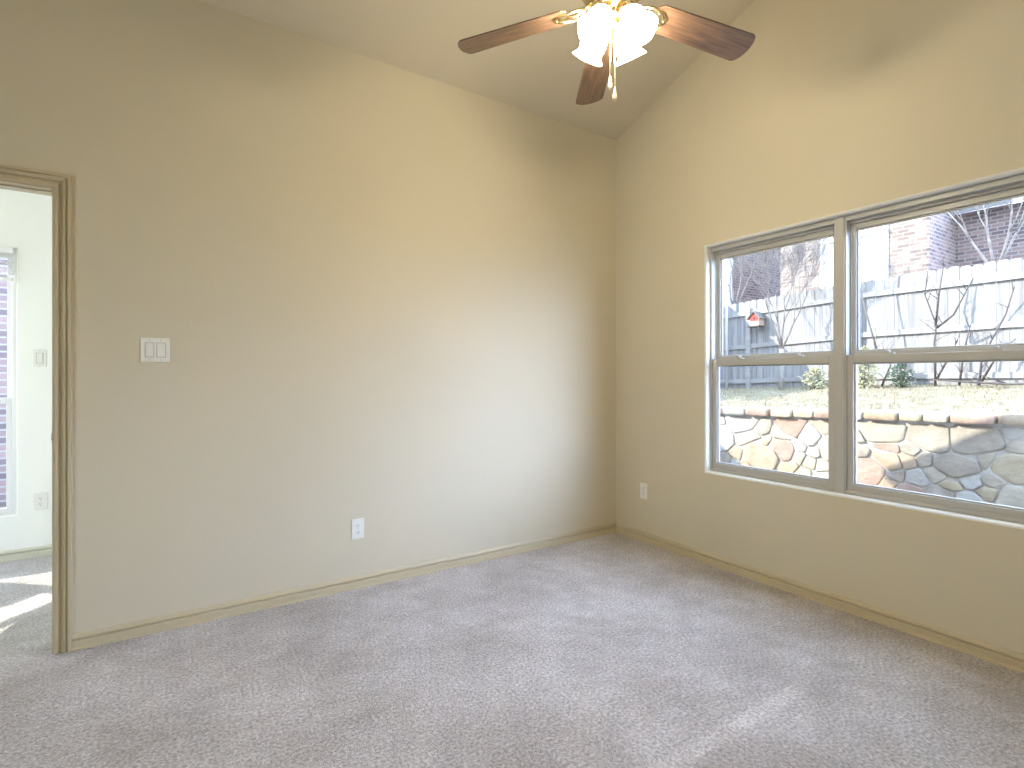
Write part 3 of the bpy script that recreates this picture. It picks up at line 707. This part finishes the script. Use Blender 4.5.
# birdhouse hung on the fence
bh = empty('birdhouse', (FNX-.045, 6.30, 2.37)); tag(bh, 'small birdhouse with red front hanging on the fence by the bare tree', 'birdhouse')
MB().prism([(-.10, -.10), (.10, -.10), (.10, .07), (0, .17), (-.10, .07)], 'x', -.19, -.0).build('body', M['bird_wood'], bh, .003)
MB().prism([(-.085, .0), (.085, .0), (.085, .065), (0, .15), (-.085, .065)], 'x', -.198, -.188).build('front', M['bird_red'], bh)
MB().lathe([(.028, 0), (.028, .004)], 16, Matrix.Translation((-.198, 0, .05)) @ Matrix.Rotation(-PI/2, 4, 'Y')).build('entrance_hole', M['slot'], bh)
b = MB()
for s in (-1, 1): b.prism([(0, .175), (s*.14, .035), (s*.14, .055), (0, .198)], 'x', -.23, -.0)
b.build('roof', M['bird_roof'], bh)
MB().box(-.23, -.02, -.12, .12, -.125, -.10).build('floor_board', M['slot'], bh)

# ------------------------------------------------------------------ bare trees, stems and shrubs
def grow(mb, p, d, L, r, depth, rnd, spread=.5, up=.12, n=4):
    pts = [p.copy()]; rads = [r]; q = p.copy(); dd = d.copy(); kids = []
    for i in range(n):
        dd = (dd+Vector((rnd.uniform(-.16, .16), rnd.uniform(-.16, .16), rnd.uniform(-.05, .12)))).normalized(); q = q+dd*(L/n)
        pts.append(q.copy()); rads.append(max(r*(1-.6*(i+1)/n), .0032)); kids.append((q.copy(), dd.copy(), rads[-1]))
    mb.tube(pts, rads, 5)
    if depth > 0:
        for (kp, kd, kr) in kids[1:]+[kids[-1]]:
            if rnd.random() < .92:
                a = Vector((rnd.uniform(-1, 1), rnd.uniform(-1, 1), rnd.uniform(-.2, .7))).normalized()
                grow(mb, kp, (kd+a*spread*1.5+Vector((0, 0, up))).normalized(), L*rnd.uniform(.5, .78), kr*.75, depth-1, rnd, spread, up)
def bare_tree(name, loc, stems, h, r, depth, seed, mt, mb_, label, spread=.45, trunk_h=.8):
    rnd = random.Random(seed); t = empty(name, loc); tag(t, label, 'tree')
    tr = MB(); tr.tube([(0, 0, -.05), (.01, .01, trunk_h*.5), (0, .0, trunk_h)], [r*1.25, r, r*.9], 8); tr.build('trunk', mt, t)
    br = MB()
    for d in stems: grow(br, Vector((0, 0, trunk_h-.02)), Vector(d).normalized(), h*.55, r*.42, depth, rnd, spread)
    br.build('branches', mb_, t); return t
TX = 9.45; s_ = TX/10.2
bare_tree('bare_tree', (TX, 5.86*s_, lawn_z(TX, 5.86*s_)), [(0, .35, 1), (0, -.3, 1), (-.2, .05, 1), (.1, .1, 1)], 1.9, .045, 4, 11, M['bark'], M['twig'], 'young bare tree with pale trunk and fine twigs before the fence near the birdhouse', trunk_h=.75)
bare_tree('bare_tree', (12.0, 3.1, 1.05), [(0, .5, 1), (0, -.5, 1), (-.1, .1, 1.2), (.1, -.2, 1)], 2.6, .06, 4, 5, M['bark'], M['twig'], 'bare tree beyond the fence whose twigs cross the shaded recessed brick wall', trunk_h=2.0)
bare_tree('bare_tree', (12.0, 8.1, 1.0), [(0, .4, 1), (0, -.4, 1), (.05, .1, 1.2), (-.1, -.1, 1)], 2.5, .06, 4, 9, M['bark'], M['twig'], 'bare tree beyond the fence in front of the mauve brick house', trunk_h=1.9)
def stems(name, polys, mt, label, x=9.85):
    base = Vector((x, polys[0][0][0], polys[0][0][1])); t = empty(name, base); tag(t, label, 'shrub'); rnd = random.Random(len(label))
    for pl_ in polys:
        b = MB(); pts = []; n_ = len(pl_)
        ph = rnd.uniform(-.25, .15)
        for i, (yy, zz) in enumerate(pl_): pts.append(Vector((x+ph*i/max(1, n_-1), yy, zz))-base)
        b.tube(pts, [.017-.010*i/max(1, n_-1) for i in range(n_)], 6)
        for i in range(1, n_):
            for _ in range(2):
                a = pts[i-1].lerp(pts[i], rnd.random()); e = a+Vector((rnd.uniform(-.2, .1), rnd.uniform(-.22, .22), rnd.uniform(.1, .3)))
                b.tube([a, a.lerp(e, .5)+Vector((0, rnd.uniform(-.03, .03), .02)), e], [.006, .004, .002], 5)
        b.build('stem', mt, t)
    return t
stems('bare_shrub', [[(3.24, 1.08), (3.25, 1.75), (3.22, 2.02), (3.36, 2.5), (3.32, 2.85)], [(3.24, 2.0), (3.20, 2.5), (3.14, 2.95)], [(3.22, 1.98), (3.0, 2.15), (2.75, 2.65)], [(3.22, 1.2), (3.05, 1.6), (2.98, 1.78)]], M['dark_bark'], 'dark many-stemmed bare shrub in front of the sunlit fence boards')
stems('bare_shrub', [[(2.72, 1.1), (2.70, 1.5), (2.45, 2.1), (2.36, 2.5)], [(2.70, 1.15), (2.50, 1.55), (2.30, 1.75)], [(2.95, 1.1), (2.9, 1.6), (2.82, 2.0)]], M['dark_bark'], 'slanting dark bare shrub further along the fence than the many-stemmed one')
stems('bare_shrub', [[(3.98, 1.05), (3.85, 1.42), (3.95, 1.6), (4.1, 1.65)], [(4.0, 1.5), (4.15, 2.2), (4.3, 2.9), (4.28, 3.5), (4.2, 3.9)]], M['twig'], 'thin pale vine-like stem beside the fence post')
random.seed(12)
def bush(name, loc, rx, rz, n, mt, label, sz=.035):
    t = empty(name, loc); tag(t, label, 'bush'); b = MB(); st = MB()
    for _ in range(9):
        a = random.uniform(0, 2*PI); e = Vector((math.cos(a)*rx*.7, math.sin(a)*rx*.7, random.uniform(.5, 1)*rz)); st.tube([(0, 0, -.03), e*.5+Vector((0, 0, .03)), e], [.008, .006, .003], 5)
    for _ in range(n):
        a = random.uniform(0, 2*PI); q = random.random()**.5; z = random.random(); rr = rx*q*math.sin(PI*min(.95, .2+z*.75))
        c_ = Vector((math.cos(a)*rr, math.sin(a)*rr, z*rz)); u = Vector((random.uniform(-1, 1), random.uniform(-1, 1), random.uniform(-.5, 1))).normalized(); v = u.orthogonal().normalized()
        b.add([c_, c_+u*sz*.5+v*sz*.3, c_+u*sz*1.3, c_+u*sz*.5-v*sz*.3], [(0, 1, 2, 3)])
    st.build('stems', M['twig'], t); b.build('foliage', mt, t)
bush('leafy_bush', (9.55, 4.10, 1.05), .20, .66, 620, M['leaf'], 'yellow-green leafy bush at the foot of the fence', .05)
bush('leafy_bush', (9.6, 3.60, 1.08), .16, .38, 300, M['dark_leaf'], 'small dark green bush beside the yellow-green one', .05)
bush('leafy_bush', (9.5, 4.86, 1.03), .24, .36, 380, M['leaf'], 'pale low bush behind the mullion at the fence foot', .05)
# loose branch lying along the fence foot
b = MB(); b.tube([(0, -.9, .04), (.02, -.4, .06), (0, .1, .04), (.03, .6, .07), (0, 1.0, .10)], [.012, .018, .02, .016, .008], 6)
b.tube([(0, .1, .05), (-.05, .35, .16), (-.04, .5, .24)], [.01, .008, .004], 6)
o = b.build('fallen_branch', M['dark_bark']); o.location = (9.75, 2.3, 1.09); tag(o, 'dark fallen branch lying along the foot of the fence', 'branch')

# ------------------------------------------------------------------ houses beyond the fence
def house(name, loc, label): 
    h_ = empty(name, loc); return tag(h_, label, 'house')
HB = house('house', (14, 6, 1), 'two-storey house with sunlit brick, white siding and a shaded recessed wall'); L = Vector(HB.location)
def bx(mb, x0, x1, y0, y1, z0, z1): return mb.box(x0-L.x, x1-L.x, y0-L.y, y1-L.y, z0-L.z, z1-L.z)
bx(bx(MB(), 14, 15.5, 4.77, 5.50, .6, 6.4), 14.03, 20, 4.78, 8.1, .6, 6.4).build('brick_wing', M['brick'], HB)
bx(MB(), 14.0, 15.56, 4.72, 4.77, .6, 6.4).build('shade_toned_side_wall', M['brick_red'], HB)  # same house brick; darker red puts the return's shade into the colour
bx(MB(), 13.97, 14.2, 5.50, 6.92, .6, 6.4).build('siding_panel', M['siding'], HB)
b = bx(MB(), 13.92, 13.99, 5.50, 6.92, 4.60, 4.66); b.build('band_board', M['house_trim'], HB)
b = MB()
for q in ((6.20, 6.26, 4.75, 5.9), (6.66, 6.72, 4.75, 5.9), (6.20, 6.72, 4.75, 4.82), (6.20, 6.72, 5.84, 5.9)): bx(b, 13.93, 13.98, *q)
wf = b.build('window', M['house_trim'], HB); bx(MB(), 13.955, 13.972, 6.26, 6.66, 4.82, 5.84).build('pane', M['dark_glass'], wf)
b = MB(); b.tube([(13.94-L.x, 6.96-L.y, .7-L.z), (13.94-L.x, 6.96-L.y, 6.3-L.z)], [.045, .045], 8); b.build('downspout', M['downspout'], HB)
bx(MB(), 15.57, 20, 2.6, 4.76, .6, 5.05).build('recessed_wall', M['brick_red'], HB)
b = MB(); b.prism([(15.2-L.x, 4.98-L.z), (15.2-L.x, 5.14-L.z), (18.5-L.x, 6.9-L.z), (18.5-L.x, 6.7-L.z)], 'y', 2.4-L.y, 4.76-L.y); b.build('lower_roof', M['shingle'], HB)
b = MB(); b.prism([(4.2-L.y, 6.3-L.z), (6.5-L.y, 8.2-L.z), (8.6-L.y, 6.3-L.z)], 'x', 13.7-L.x, 20-L.x); b.build('gable_roof', M['shingle'], HB)
HA = house('house', (14.4, 12, 1), 'mauve brick house behind the bare twigs beyond the fence'); L = Vector(HA.location)
bx(MB(), 14.4, 22, 10.0, 18, .5, 6.4).build('brick_wall', M['brick_red'], HA)
b = MB(); bx(b, 14.36, 14.6, 10.0-.06, 10.06, .5, 6.3); b.build('corner_board', M['house_trim'], HA)
b = MB(); b.prism([(9.6-L.y, 6.3-L.z), (14-L.y, 9.4-L.z), (18.4-L.y, 6.3-L.z)], 'x', 14.0-L.x, 22-L.x); b.build('gable_roof', M['shingle'], HA)
# neighbour alongside (seen through the far window; its eaves shade the end of the fence)
HN = house('house', (3, 12, GZ), 'mauve brick neighbour house seen through the far white window'); L = Vector(HN.location)
bx(bx(MB(), -3.3, 3.4, 8.6, 14, GZ, 3.1), 3.4, 9.5, 8.6, 14, GZ, 3.6).build('brick_wall', M['brick_red'], HN)
for (x0, x1, ez) in ((-3.5, 3.5, 3.20), (3.5, 9.6, 3.68)):
    b = MB(); b.prism([(8.2-L.y, ez-L.z), (8.2-L.y, ez-.16-L.z), (14-L.y, ez+3.2-L.z), (14-L.y, ez+3.4-L.z)], 'x', x0-L.x, x1-L.x); b.build('roof', M['shingle'], HN)
